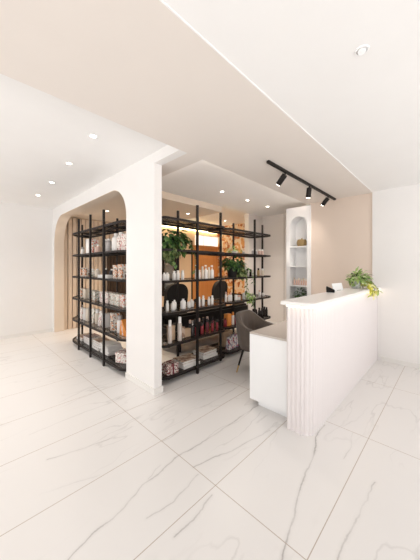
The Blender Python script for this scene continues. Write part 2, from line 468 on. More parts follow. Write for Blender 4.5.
# face sheet with arched hole built as two side stiles + arch head + base
box(bm, 0, .30, -.24, -nw, 0, top - nw); box(bm, 0, .30, nw, .24, 0, top - nw)
head = [(-.24, top - nw), (-nw, top - nw)] + [(nw * math.cos(a), top - nw + nw * math.sin(a)) for a in [PI - PI * i / 16 for i in range(1, 16)]] + [(nw, top - nw), (.24, top - nw), (.24, 2.6), (-.24, 2.6)]
prism(bm, head, 'x', 0, .30)
box(bm, .26, .30, -nw, nw, 0, top)
box(bm, 0, .26, -nw, nw, 0, .30)
obj('cabinet_body', bm, 'white_lacquer', t)
for z in (.72, 1.095, 1.47, 1.85):
    obj('shelf', B(.005, .26, -nw, nw, z - .022, z, bev=.003), 'white_lacquer', t)

# ------------------------------------------------------------------ downlights
def downlight(x, y, z, label, power=5, group='recessed ceiling downlights', col=(1, .91, .82)):
    t = thing('downlight', label, 'ceiling light', (x, y, z), 0, group)
    bm = bmesh.new()
    lathe(bm, [(.030, 0), (.030, -.004), (.042, -.004), (.044, 0)], 20)
    obj('trim_ring', bm, 'white_lacquer', t)
    obj('lamp_lens', lathe(bmesh.new(), [(0, -.002), (.030, -.002), (.030, 0), (0, 0)], 20), 'light_disc', t)
    li = bpy.data.lights.new('downlight_lamp', 'SPOT'); li.energy = power; li.color = col; li.spot_size = 1.9; li.spot_blend = .8; li.shadow_soft_size = .10
    lo = bpy.data.objects.new('downlight_lamp', li); COL.objects.link(lo); lo.location = (0, 0, -.03); lo.parent = t
    return t
pl = ['nearest and largest downlight in the left ceiling', 'second nearest downlight in the left ceiling', 'third nearest downlight in the left ceiling', 'farthest downlight in the left ceiling, close to the far white wall']
for (x, y), s in zip([(1.0, 2.55), (1.05, 3.44), (1.1, 4.4), (1.12, 5.36)], pl):
    downlight(x, y, ZC, 'small round ' + s, 1.5 if y < 3 else (12 if y < 4 else 26))
for y, s in ((2.5, 'nearest'), (3.44, 'second'), (4.4, 'third'), (5.36, 'farthest')):  # unseen outer row, added to light the left floor and wall
    downlight(-.5, y, ZC, f'added unseen round downlight in the outer row of the left ceiling, {s} one', 24)
for (x, y), s in zip([(3.3, 2.85), (4.07, 2.87), (4.8, 2.86)], ['nearest of three in a row over the right shelving', 'middle one of three over the right shelving', 'farthest of three over the right shelving']):
    downlight(x, y, ZC, 'round recessed downlight, ' + s, 85 if x < 4.5 else 40)
downlight(3.7, 4.19, ZB, 'round downlight in the beige soffit seen above the right shelving', 60, col=(1, .78, .56))
downlight(2.33, 5.21, ZB, 'round downlight in the beige soffit seen through the arch', 38, col=(1, .78, .56))
for x, y, s in ((2.6, 3.9, 'nearest the pillar'), (3.4, 5.5, 'before the slatted partition')):  # both out of view, added to brighten the back room
    downlight(x, y, ZB, 'added unseen round downlight in the beige soffit ' + s, 50, col=(1, .78, .56))
for x, y, s in ((5.2, 4.6, 'nearer'), (6.4, 5.4, 'farther')):  # unseen lamps added for more light behind the shelving
    downlight(x, y, 2.98, s + ' added unseen round downlight in the cove ceiling behind the shelving', 70, col=(1, .78, .56))
t = thing('ceiling_spotlight', 'unlit round gimbal spotlight with open rim in the bright right ceiling', 'ceiling light', (1.585, .362, ZR))
obj('trim_ring', lathe(bmesh.new(), [(.026, 0), (.026, -.005), (.033, -.005), (.036, 0)], 24), 'white_lacquer', t)
bm = bmesh.new(); lathe(bm, [(0, -.012), (.019, -.011), (.023, 0), (0, 0)], 20)
bmesh.ops.rotate(bm, matrix=Matrix.Rotation(.35, 3, 'Y'), verts=bm.verts[:])
obj('lamp_head', bm, 'white_lacquer', t)

# ------------------------------------------------------------------ track light
t = thing('track_light', 'black ceiling track with three spotlight heads above the reception desk', 'track light', (2.47, 1.47, ZB))
obj('track_rail', B(0, 2.2, -.018, .018, -.03, 0, bev=.003), 'black_metal', t)
for x, tx, tz in ((.40, 0, .75), (1.12, 0, .12), (1.86, 0, .7)):
    bm = bmesh.new(); lathe(bm, [(0, -.14), (.030, -.14), (.034, -.135), (.034, -.005), (.028, 0), (0, 0)], 18)
    bmesh.ops.rotate(bm, matrix=Matrix.Rotation(tz, 3, 'X'), verts=bm.verts[:])
    bmesh.ops.translate(bm, vec=(x, 0, -.055), verts=bm.verts[:])
    hd = obj('spot_head', bm, 'black_metal', t, smooth=True)
    obj('stem', tube(bmesh.new(), [(x, 0, -.028), (x, 0, -.07)], .009), 'black_metal', hd)
    R_ = Matrix.Rotation(tz, 3, 'X')
    bm = bmesh.new(); lathe(bm, [(0, -.143), (.024, -.143), (.024, -.1395), (0, -.1395)], 16)
    bmesh.ops.rotate(bm, matrix=R_, verts=bm.verts[:]); bmesh.ops.translate(bm, vec=(x, 0, -.055), verts=bm.verts[:])
    obj('lamp_lens', bm, 'light_disc', hd)
    li = bpy.data.lights.new('track_lamp', 'SPOT'); li.energy = 9; li.color = (1, .92, .84); li.spot_size = 2.2; li.spot_blend = 1; li.shadow_soft_size = .03
    lo = bpy.data.objects.new('track_lamp', li); COL.objects.link(lo); lo.parent = t
    lo.location = Vector((x, 0, -.055)) + R_ @ Vector((0, 0, -.16)); lo.rotation_euler = R_.to_euler()

# ------------------------------------------------------------------ reception counter
t = thing('reception_counter', 'tall white fluted reception counter with rounded end and pale stone top', 'counter', (2.13, .86, 0))
def flute_outline(x0, x1, y0, y1, r, pitch, amp):
    """open path: far-left corner -> rounded near-left corner -> along the front, scalloped"""
    path = [(x0, y1)]
    n1 = 40
    base = []
    L1 = (y1 - r) - y0
    s = 0
    pts = []
    def P(s):
        a = (y1 - (y0 + r))
        if s < a: return (x0, y1 - s), (-1, 0)
        s -= a
        q = r * PI / 2
        if s < q:
            th = PI + s / r
            return (x0 + r + r * math.cos(th), y0 + r + r * math.sin(th)), (math.cos(th), math.sin(th))
        s -= q
        return (x0 + r + s, y0), (0, -1)
    tot = (y1 - y0 - r) + r * PI / 2 + (x1 - x0 - r)
    n = int(tot / pitch); p = tot / n
    for i in range(n):
        for k in range(8):
            (x, y), (nx, ny) = P((i + k / 8) * p)
            d = -amp * (1 - abs(math.sin(PI * k / 8)))
            pts.append((x + nx * d, y + ny * d))
    pts.append((x1, y0))
    return pts
pts = flute_outline(0, 2.565, 0, .22, .10, .040, .011)
pts += [(2.565, .22)]
bm = bmesh.new(); prism(bm, pts, 'z', 0, 1.09)
obj('fluted_panel', bm, 'panel_white', t)
bm = bmesh.new(); prism(bm, rrect(-.035, 2.565, -.035, .26, (.05, 0, 0, .01), 6), 'z', 1.117, 1.147)
bmesh.ops.bevel(bm, geom=[e for e in bm.edges if abs(e.verts[0].co.z - e.verts[1].co.z) < 1e-4 and len(e.link_faces) == 2 and e.calc_face_angle(0) > 1], offset=.004, segments=2, affect='EDGES')
obj('countertop', bm, 'stone_top', t)
bm = bmesh.new(); prism(bm, rrect(.0, 2.565, .0, .22, (.09, 0, 0, 0), 6), 'z', 1.09, 1.117)
obj('top_support', bm, 'white_lacquer', t)
# led strip tucked under the lip, running along the end and the front
bm = bmesh.new()
path = [(-.014, .21, 1.111), (-.014, .09, 1.111)] + [(.09 + .104 * math.cos(a), .09 + .104 * math.sin(a), 1.111) for a in (PI * 1.125, PI * 1.25, PI * 1.375)] + [(.09, -.014, 1.111), (2.56, -.014, 1.111)]
tube(bm, path, .005, 6)
obj('led_strip', bm, 'led', t)

# ------------------------------------------------------------------ work desk behind the counter
t = thing('work_desk', 'low white lacquered desk attached behind the fluted reception counter', 'desk', (2.245, 1.08, 0))
obj('desk_body', B(0, 2.2, 0.002, .474, .055, .74, bev=.002), 'white_lacquer', t)
obj('desk_top', B(0, 2.2, 0.002, .474, .742, .76, bev=.002), 'desk_stone', t)
obj('plinth', B(.04, 2.15, .002, .39, 0, .055), 'white_lacquer', t)

# ------------------------------------------------------------------ tub chair
def tub_chair(loc, rz):
    t = thing('tub_chair', 'dark taupe velvet tub chair with thin brass-tipped legs behind the desk', 'chair', loc, rz)
    # local: back at +y, opening to -y
    hw, hd = .275, .27
    N = 40
    def ring(u, off):
        # u 0..1 from front of the left arm round the back to the front of the right arm
        a = math.radians(200 - 220 * u)
        ca, sa = math.cos(a), math.sin(a)
        e = .72
        x = (hw + off) * math.copysign(abs(ca) ** e, ca); y = (hd + off) * math.copysign(abs(sa) ** e, sa)
        return x, y
    def top(u):
        k = abs(u - .5) * 2           # 0 back .. 1 arm front
        s = min(1, max(0, (k - .12) / .88)); s = s * s * (3 - 2 * s)
        return .815 - .20 * s
    bm = bmesh.new(); cols = []
    for i in range(N + 1):
        u = i / N
        k = abs(math.sin(PI * u * 13)) * .006
        col = []
        zt = top(u)
        prof = [(-.045, .40), (-.018, .34), (.0 + k, .46), (.008 + k, .6), (.010 + k, zt - .03), (-.006, zt - .004), (-.028, zt), (-.05, zt - .012), (-.062, zt - .05), (-.068 - k, .58), (-.07 - k, .46)]
        for off, z in prof:
            flare = (z - .34) * .07
            x, y = ring(u, off + flare)
            col.append(bm.verts.new((x, y, z)))
        cols.append(col)
    n = len(cols[0])
    for a, c in zip(cols[:-1], cols[1:]):
        for k in range(n - 1): bm.faces.new((a[k], a[k + 1], c[k + 1], c[k]))
        bm.faces.new((a[n - 1], a[0], c[0], c[n - 1]))
    bm.faces.new(cols[0]); bm.faces.new(cols[-1])
    sh = obj('backrest', bm, 'velvet', t, smooth=True)
    # piping along the rim
    bm = bmesh.new(); pp = []
    for i in range(N + 1):
        u = i / N; zt = top(u); x, y = ring(u, .004 + (zt - .34) * .07); pp.append((x, y, zt - .012))
    tube(bm, pp, .004, 6); obj('piping', bm, 'velvet_seam', sh, smooth=True)
    bm = bmesh.new(); prism(bm, rrect(-.225, .225, -.27, .215, (.07, .07, .12, .12), 6), 'z', .34, .47)
    bmesh.ops.bevel(bm, geom=[e for e in bm.edges if abs(e.verts[0].co.z - e.verts[1].co.z) < 1e-4 and len(e.link_faces) == 2 and e.calc_face_angle(0) > 1], offset=.025, segments=3, affect='EDGES')
    obj('seat', bm, 'velvet', t, smooth=True)
    for sx in (-1, 1):
        for sy in (-1, 1):
            a = Vector((sx * .17, sy * .16, .345)); b = Vector((sx * .235, sy * .235, 0)); c = a.lerp(b, .72)
            lg = obj('leg', tube(bmesh.new(), [a, c], [.017, .012], 10), 'black_metal', t, smooth=True)
            obj('leg_tip', tube(bmesh.new(), [c, b], [.012, .008], 10), 'brass', lg, smooth=True)
    return t
tub_chair((3.03, 1.92, 0), math.radians(4))

# ------------------------------------------------------------------ shelving units
TIERS = [.09, .485, .88, 1.275, 1.67, 2.065]
def shelving(label, loc, outline, posts, bars, inset=.0):
    t = thing('shelving_unit', label, 'shelving', loc, 0, None)
    for z in TIERS:
        bm = bmesh.new()
        n = len(outline)
        # rail: rectangular section ring following the outline
        vs = []
        for i, p in enumerate(outline):
            a = Vector((*outline[i - 1], 0)); c = Vector((*outline[(i + 1) % n], 0)); P = Vector((*p, 0))
            d1 = (P - a).normalized(); d2 = (c - P).normalized(); d = (d1 + d2).normalized(); nr = Vector((-d.y, d.x, 0))
            q = nr * .024
            vs.append([bm.verts.new(P + Vector((0, 0, z - .022))), bm.verts.new(P + Vector((0, 0, z + .006))), bm.verts.new(P + q + Vector((0, 0, z + .006))), bm.verts.new(P + q + Vector((0, 0, z - .022)))])
        for i in range(n):
            a, c = vs[i], vs[(i + 1) % n]
            for k in range(4): bm.faces.new((a[k], a[(k + 1) % 4], c[(k + 1) % 4], c[k]))
        for (x0, x1, y0, y1) in bars: box(bm, x0, x1, y0, y1, z - .024, z - .006)
        fr = obj('shelf_frame', bm, 'black_metal', t)
        cx = sum(p[0] for p in outline) / n; cy = sum(p[1] for p in outline) / n
        bm = bmesh.new(); prism(bm, [(p[0] + (.012 if p[0] < cx else -.012), p[1] + (.012 if p[1] < cy else -.012)) for p in outline], 'z', z - .005, z + .003)
        obj('glass_shelf', bm, 'smoke_glass', fr)
    for p in posts:
        x, y = p[:2]; z0 = p[2] if len(p) > 2 else 0; r = .014
        obj('post', B(x - r, x + r, y - r, y + r, z0, 2.29), 'black_metal', t)
    return t
def crossx(x0, x1, ys): return [(x0, x1, y - .01, y + .01) for y in ys]
def crossy(y0, y1, xs): return [(x - .01, x + .01, y0, y1) for x in xs]
# left unit, seen through the arch (runs along y)
AX, AY = 1.585, 3.06
o = rrect(0, .46, 0, 2.3, (.14, .14, .24, .42), 8)
shelving('black metal shelving with smoked shelves seen through the arch', (AX, AY, 0), o,
         [(.002, .60), (.002, 1.10), (.002, 1.62), (.455, 1.10, .094), (.455, 1.62, .094), (.27, 2.22, .094), (.455, .60, .094)],
         crossx(0.01, .45, (.60, 1.10, 1.62)) + crossy(.01, 2.2, (.23,)))
# right unit beside the pillar (runs along x)
o = rrect(0, 1.22, 0, .46, (.1, .12, .05, .1), 8)
shelving('long black metal shelving beside the white pillar, full of bottles', (1.80, 2.49, 0), o,
         [(.57, .002), (.60, .455, .094), (1.15, .09), (.12, .455, .094)], crossy(.01, .45, (.58,)) + crossx(.02, 1.2, (.23,)))
# far unit continuing towards the salon wall
o = rrect(0, 1.38, 0, .50, (.12, .14, .14, .1), 8)
shelving('far black metal shelving between the chair and the grey wall', (3.06, 2.52, 0), o,
         [(.74, .002), (.76, .495, .094), (.16, .30), (1.34, .22)], crossy(.01, .49, (.75,)) + crossx(.02, 1.36, (.25,)))

# ------------------------------------------------------------------ products
ORD = ['first', 'second', 'third', 'fourth', 'fifth', 'sixth', 'seventh', 'eighth', 'ninth', 'tenth', 'eleventh', 'twelfth', 'thirteenth', 'fourteenth', 'fifteenth', 'sixteenth']
def bottle(kind, x, y, z, h, r, body, cap, label, group, cat='bottle', name=None):
    t = thing(name or {'pump': 'pump_bottle', 'slim': 'slim_bottle', 'jar': 'cosmetic_jar', 'round': 'rounded_bottle'}[kind], label, cat, (x, y, z), 0, group)
    if kind == 'pump':
        hb = h * .68
        obj('bottle_body', lathe(bmesh.new(), [(0, 0), (r * .95, 0), (r, h * .03), (r, hb * .88), (r * .75, hb * .97), (r * .38, hb), (0, hb)], 14), body, t, smooth=True)
        bm = bmesh.new(); lathe(bm, [(0, hb), (r * .42, hb), (r * .42, hb + h * .09), (r * .16, hb + h * .1), (r * .16, hb + h * .22), (0, hb + h * .22)], 10)
        box(bm, -r * .95, r * .4, -r * .28, r * .28, hb + h * .22, h)
        obj('pump', bm, cap, t)
    elif kind == 'slim':
        obj('bottle_body', lathe(bmesh.new(), [(0, 0), (r * .93, 0), (r, h * .03), (r, h * .70), (r * .8, h * .74), (0, h * .74)], 14), body, t, smooth=True)
        obj('cap', lathe(bmesh.new(), [(0, h * .74), (r * .72, h * .74), (r * .72, h * .98), (r * .6, h), (0, h)], 12), cap, t, smooth=True)
    elif kind == 'jar':
        obj('jar_body', lathe(bmesh.new(), [(0, 0), (r * .9, 0), (r, h * .08), (r, h * .58), (r * .9, h * .62), (0, h * .62)], 16), body, t, smooth=True)
        obj('lid', lathe(bmesh.new(), [(0, h * .62), (r * 1.02, h * .62), (r * 1.02, h * .94), (r * .92, h), (0, h)], 16), cap, t, smooth=True)
    else:
        obj('bottle_body', lathe(bmesh.new(), [(0, 0), (r * .9, 0), (r, h * .06), (r, h * .66), (r * .86, h * .78), (r * .45, h * .86), (0, h * .86)], 16), body, t, smooth=True)
        obj('cap', lathe(bmesh.new(), [(0, h * .85), (r * .45, h * .85), (r * .42, h), (0, h)], 12), cap, t, smooth=True)
    return t
def carton(x, y, z, w, d, h, m, label, rz=0, group=None, cat='box', name='product_box', lid='cover_white'):
    t = thing(name, label, cat, (x, y, z), rz, group)
    obj('box_body', B(-w / 2, w / 2, -d / 2, d / 2, 0, h * .9, bev=.002), m, t)
    obj('lid', B(-w / 2 - .002, w / 2 + .002, -d / 2 - .002, d / 2 + .002, h * .9, h, bev=.002), m if lid is None else lid, t)
    return t
def top(i): return TIERS[i] + .004

# ---- right shelving, tier 3 (waist high): white bottles and jars
YB = 2.62
row = [('slim', 1.96, .135, .020), ('round', 2.05, .115, .028), ('round', 2.115, .125, .028), ('round', 2.225, .135, .038), ('jar', 2.33, .085, .026),
       ('round', 2.425, .105, .034), ('slim', 2.53, .135, .017), ('slim', 2.605, .125, .022), ('slim', 2.66, .14, .022), ('slim', 2.73, .12, .020), ('slim', 2.80, .135, .022)]
names = {'slim': 'slim white bottle', 'round': 'round-shouldered white bottle', 'jar': 'short white lidded jar'}
for i, (k, x, h, r) in enumerate(row):
    bottle(k, x, YB + (.05 if i % 3 == 2 else 0), top(2), h, r, 'white_plastic', 'white_plastic', f'{names[k]}, {ORD[i]} from the pillar on the waist-high right shelf', 'white bottles on the waist-high right shelf', 'jar' if k == 'jar' else 'bottle')
# ---- tier 4 (chest high)
row = [('round', 1.91, .10, .024), ('round', 1.96, .105, .026), ('slim', 2.07, .12, .024), ('slim', 2.135, .125, .024), ('slim', 2.215, .125, .022), ('pump', 2.47, .20, .022),
       ('slim', 2.53, .13, .02), ('slim', 2.595, .18, .021), ('pump', 2.665, .20, .026), ('slim', 2.73, .17, .021), ('pump', 2.80, .195, .026)]
names['pump'] = 'tall pump bottle'
for i, (k, x, h, r) in enumerate(row):
    cr = i in (7, 9)
    bottle(k, x, YB, top(3), h, r, 'cream_plastic' if cr else 'white_plastic', 'cream_plastic' if cr else 'white_plastic',
           f'{"cream" if cr else "white"} {names[k].replace("white ", "")}, {ORD[i]} from the pillar on the chest-high right shelf', 'bottles on the chest-high right shelf')
# ---- tier 2: clear bottles, kraft boxes and red bottles
bottle('slim', 1.955, 2.56, top(1), .29, .028, 'clear_glass', 'white_plastic', 'clear bottle with white cap nearest the pillar on the knee-high right shelf', 'clear capped bottles')
bottle('slim', 2.115, 2.56, top(1), .31, .030, 'clear_glass', 'white_plastic', 'taller clear bottle with white cap, right of the upright kraft box', 'clear capped bottles')
carton(2.05, 2.66, top(1), .09, .06, .19, 'kraft', 'upright kraft box between the two clear bottles', 0, lid=None)
carton(2.215, 2.63, top(1), .055, .055, .15, 'cover_warm', 'narrow tan box right of the taller clear bottle', 0, lid=None)
carton(2.30, 2.64, top(1), .12, .06, .11, 'kraft', 'low kraft box left of the dark pump bottle', 0, lid=None)
bottle('pump', 2.38, 2.60, top(1), .22, .028, 'dark_plastic', 'silver', 'dark pump bottle with silvery head on the knee-high right shelf', 'dark and red bottles')
for i, x in enumerate([2.45, 2.505, 2.56, 2.615, 2.67, 2.725, 2.78, 2.835, 2.89]):
    k = 'slim' if i % 3 else 'pump'
    bottle(k, x, 2.60 + (.04 if i % 2 else 0), top(1), (.17, .20, .15)[i % 3], .020, 'red_plastic' if i % 3 != 1 else 'maroon', 'dark_plastic',
           f'dark red {"pump" if k == "pump" else "capped"} bottle, {ORD[i]} in the row right of the dark pump bottle', 'dark and red bottles')
for i, x in enumerate([2.46, 2.55, 2.64, 2.73, 2.82]):
    bottle('slim', x, 2.74, top(1), .19, .026, 'dark_plastic', 'dark_plastic' if i % 2 else 'rose_plastic', f'black bottle, {ORD[i]} from the left in the back row behind the red bottles', 'dark and red bottles')
# ---- tier 1: gift box and book stacks
def gift(x, y, z, w, d, h, m, rib, label, rz=0):
    t = thing('gift_box', label, 'gift box', (x, y, z), rz)
    obj('box_body', B(-w / 2, w / 2, -d / 2, d / 2, 0, h * .75, bev=.002), m, t)
    obj('lid', B(-w / 2 - .004, w / 2 + .004, -d / 2 - .004, d / 2 + .004, h * .75, h, bev=.002), m, t)
    bm = bmesh.new(); box(bm, -.012, .012, -d / 2 - .006, d / 2 + .006, h, h + .002); box(bm, -.012, .012, -d / 2 - .007, -d / 2 - .005, 0, h); box(bm, -.012, .012, d / 2 + .005, d / 2 + .007, 0, h)
    obj('ribbon', bm, rib, t); return t
gift(1.99, 2.60, top(0), .17, .13, .13, 'floral_dark', 'maroon', 'square gift box covered in dark red print, on the bottom shelf by the pillar', -.05)
def book(x, y, z, w, d, h, rz, label, cover='cover_white', group='books on the bottom shelves'):
    t = thing('book', label, 'book', (x, y, z), rz, group)
    bm = bmesh.new(); box(bm, -w / 2, w / 2, -d / 2, d / 2, 0, .003); box(bm, -w / 2, w / 2, -d / 2, d / 2, h - .003, h); box(bm, -w / 2, w / 2, d / 2 - .004, d / 2, .003, h - .003)
    obj('cover', bm, cover, t)
    obj('pages', B(-w / 2 + .005, w / 2 - .005, -d / 2 + .005, d / 2 - .004, .003, h - .003), 'paper', t); return t
def stack(x, y, z, n, w, d, h, where, tops='cover_warm'):
    for i in range(n):
        pos = ['lowest book', 'second book up', 'third book up', 'fourth book up', 'fifth book up'][i] if i < n - 1 else 'topmost book'
        book(x + random.uniform(-.012, .012), y + random.uniform(-.012, .012), z + i * h, w - .012 * (i % 2), d, h - .001, random.uniform(-.05, .05), f'large flat white {pos} {where}', tops if i == n - 1 else 'cover_white')
stack(2.33, 2.66, top(0), 3, .30, .22, .032, 'in the stack beside the printed gift box')
stack(2.76, 2.72, top(0), 3, .30, .22, .034, 'in the stack near the velvet chair')

# ---- far shelving
row = [('slim', 3.17, .16, .016), ('jar', 3.25, .10, .022), ('slim', 3.30, .14, .022), ('jar', 3.44, .09, .026), ('jar', 3.52, .08, .03), ('slim', 3.66, .11, .028), ('slim', 4.17, .125, .024), ('jar', 4.30, .06, .025)]
for i, (k, x, h, r) in enumerate(row):
    bottle(k, x, 2.66, top(2), h, r, 'white_plastic', 'white_plastic' if i % 2 else 'rose_plastic', f'{names[k]}, {ORD[i]} from the left on the waist-high far shelf', 'pale bottles on the far waist-high shelf', 'jar' if k == 'jar' else 'bottle')
row = [(3.70, .15, .020, 'dark_plastic', 'silver'), (3.78, .14, .022, 'grey_plastic', 'dark_plastic'), (3.87, .13, .022, 'dark_plastic', 'dark_plastic'), (3.98, .13, .022, 'white_plastic', 'white_plastic'), (4.13, .15, .024, 'wicker', 'dark_plastic'), (4.28, .14, .030, 'cream_plastic', 'white_plastic')]
cn = ['black and silver', 'grey and black', 'all black', 'plain white', 'brown glass-like', 'wide cream']
for i, (x, h, r, b_, c_) in enumerate(row):
    bottle('slim', x, 2.66, top(3), h, r, b_, c_, f'{cn[i]} capped bottle on the chest-high shelf of the far shelving', 'bottles on the far chest-high shelf')
for i, (x, h) in enumerate([(3.68, .07), (3.98, .11), (4.08, .10), (4.20, .12), (4.30, .12)]):
    bottle('slim', x, 2.68, top(4), h, .026, 'grey_plastic' if i < 3 else 'rose_plastic', 'white_plastic', f'small {"grey" if i < 3 else "rosy"} bottle with white cap, {ORD[i]} from the left on the high far shelf', 'small bottles on the far high shelf')
for i, x in enumerate([3.93, 4.03, 4.13, 4.22, 4.31, 4.39][:6]):
    bottle('slim', x, 2.64, top(1), .19 - .02 * (i % 2), .024, 'dark_plastic', 'dark_plastic', f'black bottle, {ORD[i]} from the left on the knee-high far shelf behind the velvet chair', 'black bottles by the velvet chair')
carton(3.22, 2.66, top(1), .10, .08, .19, 'orange', 'bright orange box on the knee-high shelf left of the velvet chair', 0, name='product_box', lid=None)
bottle('slim', 3.33, 2.64, top(1), .21, .022, 'white_plastic', 'orange', 'white bottle with orange cap beside the bright orange box', None)
for i, x in enumerate([3.13, 3.40, 3.47]):
    bottle('round', x, 2.64, top(1), .13, .026, 'red_plastic', 'dark_plastic', ['red flask left of the bright orange box', 'red flask right of the orange-capped bottle', 'red flask nearest the velvet chair'][i], 'red flasks')
def bag(x, y, z, w, d, h, m, label, rz=0, tilt=0, handle='paper', taper=.0):
    t = thing('gift_bag', label, 'bag', (x, y, z), rz)
    bm = B(-w / 2, w / 2, -d / 2, d / 2, 0, h)
    for v in bm.verts:
        if v.co.z > h / 2: v.co.y *= .45 if taper == 0 else taper; v.co.x *= .96
        v.co.x += tilt * v.co.z
    obj('bag_body', bm, m, t)
    bm = bmesh.new(); tx = tilt * h
    tube(bm, [(tx - w * .2, 0, h * .97), (tx - w * .18, 0, h + .03), (tx, 0, h + .045), (tx + w * .18, 0, h + .03), (tx + w * .2, 0, h * .97)], .002, 5)
    obj('handle', bm, handle, t); return t
bag(3.27, 2.66, top(0), .12, .08, .20, 'bag_print', 'printed white and red gift bag on the bottom shelf left of the velvet chair', .1)
bag(3.42, 2.68, top(0), .12, .08, .21, 'bag_print', 'second printed gift bag, right beside the velvet chair on the bottom shelf', -.1)
carton(3.38, 2.84, top(0), .24, .12, .24, 'kraft', 'wide kraft box behind the printed gift bags', 0, lid=None)

# ---- left shelving (x is depth, y runs along)
XA = 1.76
def arow(items, ti, where):
    for it in items:
        k, y, w, h, m, lab = it[:6]
        x = XA + (it[6] if len(it) > 6 else 0)
        L = lab + ' ' + where
        if k == 'box': carton(x, y, top(ti), .11, w, h, m, L, random.uniform(-.08, .08), lid=None)
        elif k == 'bag': bag(x, y, top(ti), .10, w, h, m, L, PI / 2 + .05, it[7] if len(it) > 7 else 0)
        elif k == 'vase':
            t = thing('canister', L, 'canister', (x, y, top(ti)))
            r = w / 2
            obj('canister_body', lathe(bmesh.new(), [(0, 0), (r * .9, 0), (r, .01), (r, h * .72), (r * .62, h * .84), (r * .5, h * .88), (0, h * .88)], 18), m, t, smooth=True)
            obj('lid', lathe(bmesh.new(), [(0, h * .88), (r * .55, h * .88), (r * .5, h), (0, h)], 16), 'white_plastic', t, smooth=True)
        else: bottle(k, x, y, top(ti), h, w / 2, m, 'white_plastic' if m != 'white_plastic' else 'grey_plastic', L, None)
W5 = 'on the high shelf behind the arch'
arow([('slim', 4.98, .07, .15, 'white_plastic', 'slender white bottle at the far end'), ('box', 4.62, .13, .27, 'white_plastic', 'tall plain white box'),
      ('box', 4.44, .11, .25, 'floral_red', 'white box with red flowers'), ('round', 4.28, .09, .15, 'rose_plastic', 'small rosy flask'),
      ('vase', 3.98, .10, .22, 'grey_plastic', 'left one of the two grey canisters'), ('vase', 3.86, .10, .22, 'grey_plastic', 'right one of the two grey canisters'),
      ('vase', 3.62, .13, .28, 'white_plastic', 'big white canister left of the printed one'), ('vase', 3.46, .13, .28, 'floral_pink', 'big canister with pink print'), ('box', 3.30, .12, .24, 'floral_pink', 'pink printed box beside the pillar')], 4, W5)
W4 = 'on the chest-high shelf behind the arch'
arow([('box', 4.95, .13, .16, 'floral_orange', 'square orange-flowered box at the far end'), ('box', 4.77, .13, .16, 'floral_orange', 'square orange-flowered box, second from the far end'),
      ('round', 4.50, .10, .14, 'floral_green', 'round flask with green print'), ('round', 4.30, .10, .14, 'cream_plastic', 'round cream flask'),
      ('round', 3.98, .08, .15, 'dark_plastic', 'black round flask, left of a pair'), ('round', 3.76, .09, .14, 'dark_plastic', 'black round flask, right of a pair'),
      ('box', 3.56, .13, .20, 'floral_orange', 'tall orange-printed box'), ('box', 3.40, .13, .21, 'floral_orange', 'tall orange-printed box next to the pillar')], 3, W4)
carton(XA - .07, 3.86, top(3), .08, .36, .05, 'cover_white', 'long flat white case in front of the black flasks behind the arch', 0, lid=None)
W3 = 'on the waist-high shelf behind the arch'
arow([('box', 4.95, .14, .17, 'floral_orange', 'orange-leaved box at the far end'), ('box', 4.76, .13, .17, 'cream_plastic', 'plain cream box'),
      ('box', 4.48, .12, .16, 'floral_green', 'box with green leaves'), ('box', 4.33, .12, .15, 'floral_green', 'box with small green leaves'),
      ('box', 4.02, .14, .17, 'floral_pink', 'box with pink flowers, left of three'), ('box', 3.86, .13, .17, 'floral_pink', 'box with pink flowers, middle of three'),
      ('box', 3.66, .13, .17, 'floral_green', 'large white box with green sprigs'), ('box', 3.50, .13, .17, 'floral_green', 'second white box with green sprigs'), ('box', 3.34, .13, .17, 'floral_red', 'white box with red sprigs by the pillar')], 2, W3)
W2 = 'on the knee-high shelf behind the arch'
arow([('bag', 4.93, .10, .20, 'floral_pink', 'slanting pink-striped bag at the far end', 0, .3), ('bag', 4.78, .10, .20, 'paper', 'slanting white bag', 0, .3), ('bag', 4.66, .10, .22, 'cream_plastic', 'slanting cream bag', 0, .2),
      ('bag', 4.44, .10, .24, 'floral_green', 'upright bag with green print', 0, 0), ('slim', 4.30, .09, .25, 'cream_plastic', 'tall cream bottle'),
      ('bag', 4.12, .11, .24, 'floral_pink', 'upright bag with pink print', 0, 0), ('box', 3.97, .08, .22, 'paper', 'slim white box'),
      ('box', 3.66, .09, .27, 'floral_orange', 'tall white and orange box'), ('slim', 3.50, .09, .25, 'white_plastic', 'tall white bottle with a grey cap')], 1, W2)
# orange wedge-shaped box beside the pillar
t = thing('wedge_box', 'orange triangular box leaning next to the pillar on the knee-high shelf behind the arch', 'box', (XA, 3.30, top(1)))
bm = bmesh.new(); prism(bm, [(-.14, 0), (.10, 0), (.06, .20), (.03, .22)], 'x', -.06, .06)
obj('box_body', bm, 'orange', t)
bm = bmesh.new(); prism(bm, [(-.02, 0.003), (.02, .003), (.055, .195), (.04, .20)], 'x', -.062, -.06)
obj('stripe', bm, 'floral_red', t)
# bottom shelf
XB = 1.80
stack(XB, 4.98, top(0), 2, .22, .28, .03, 'in the farthest stack behind the arch')
stack(XB, 4.62, top(0), 4, .22, .28, .032, 'in the second farthest stack behind the arch', 'floral_dark')
stack(XB, 4.22, top(0), 4, .22, .28, .034, 'in the second nearest stack behind the arch')
stack(XB, 3.88, top(0), 5, .24, .28, .031, 'in the stack beside the ribboned gift box', 'paper')
gift(1.78, 3.40, top(0), .20, .17, .14, 'floral_pink', 'maroon', 'pale gift box with a broad maroon ribbon on the bottom shelf behind the arch', .5)

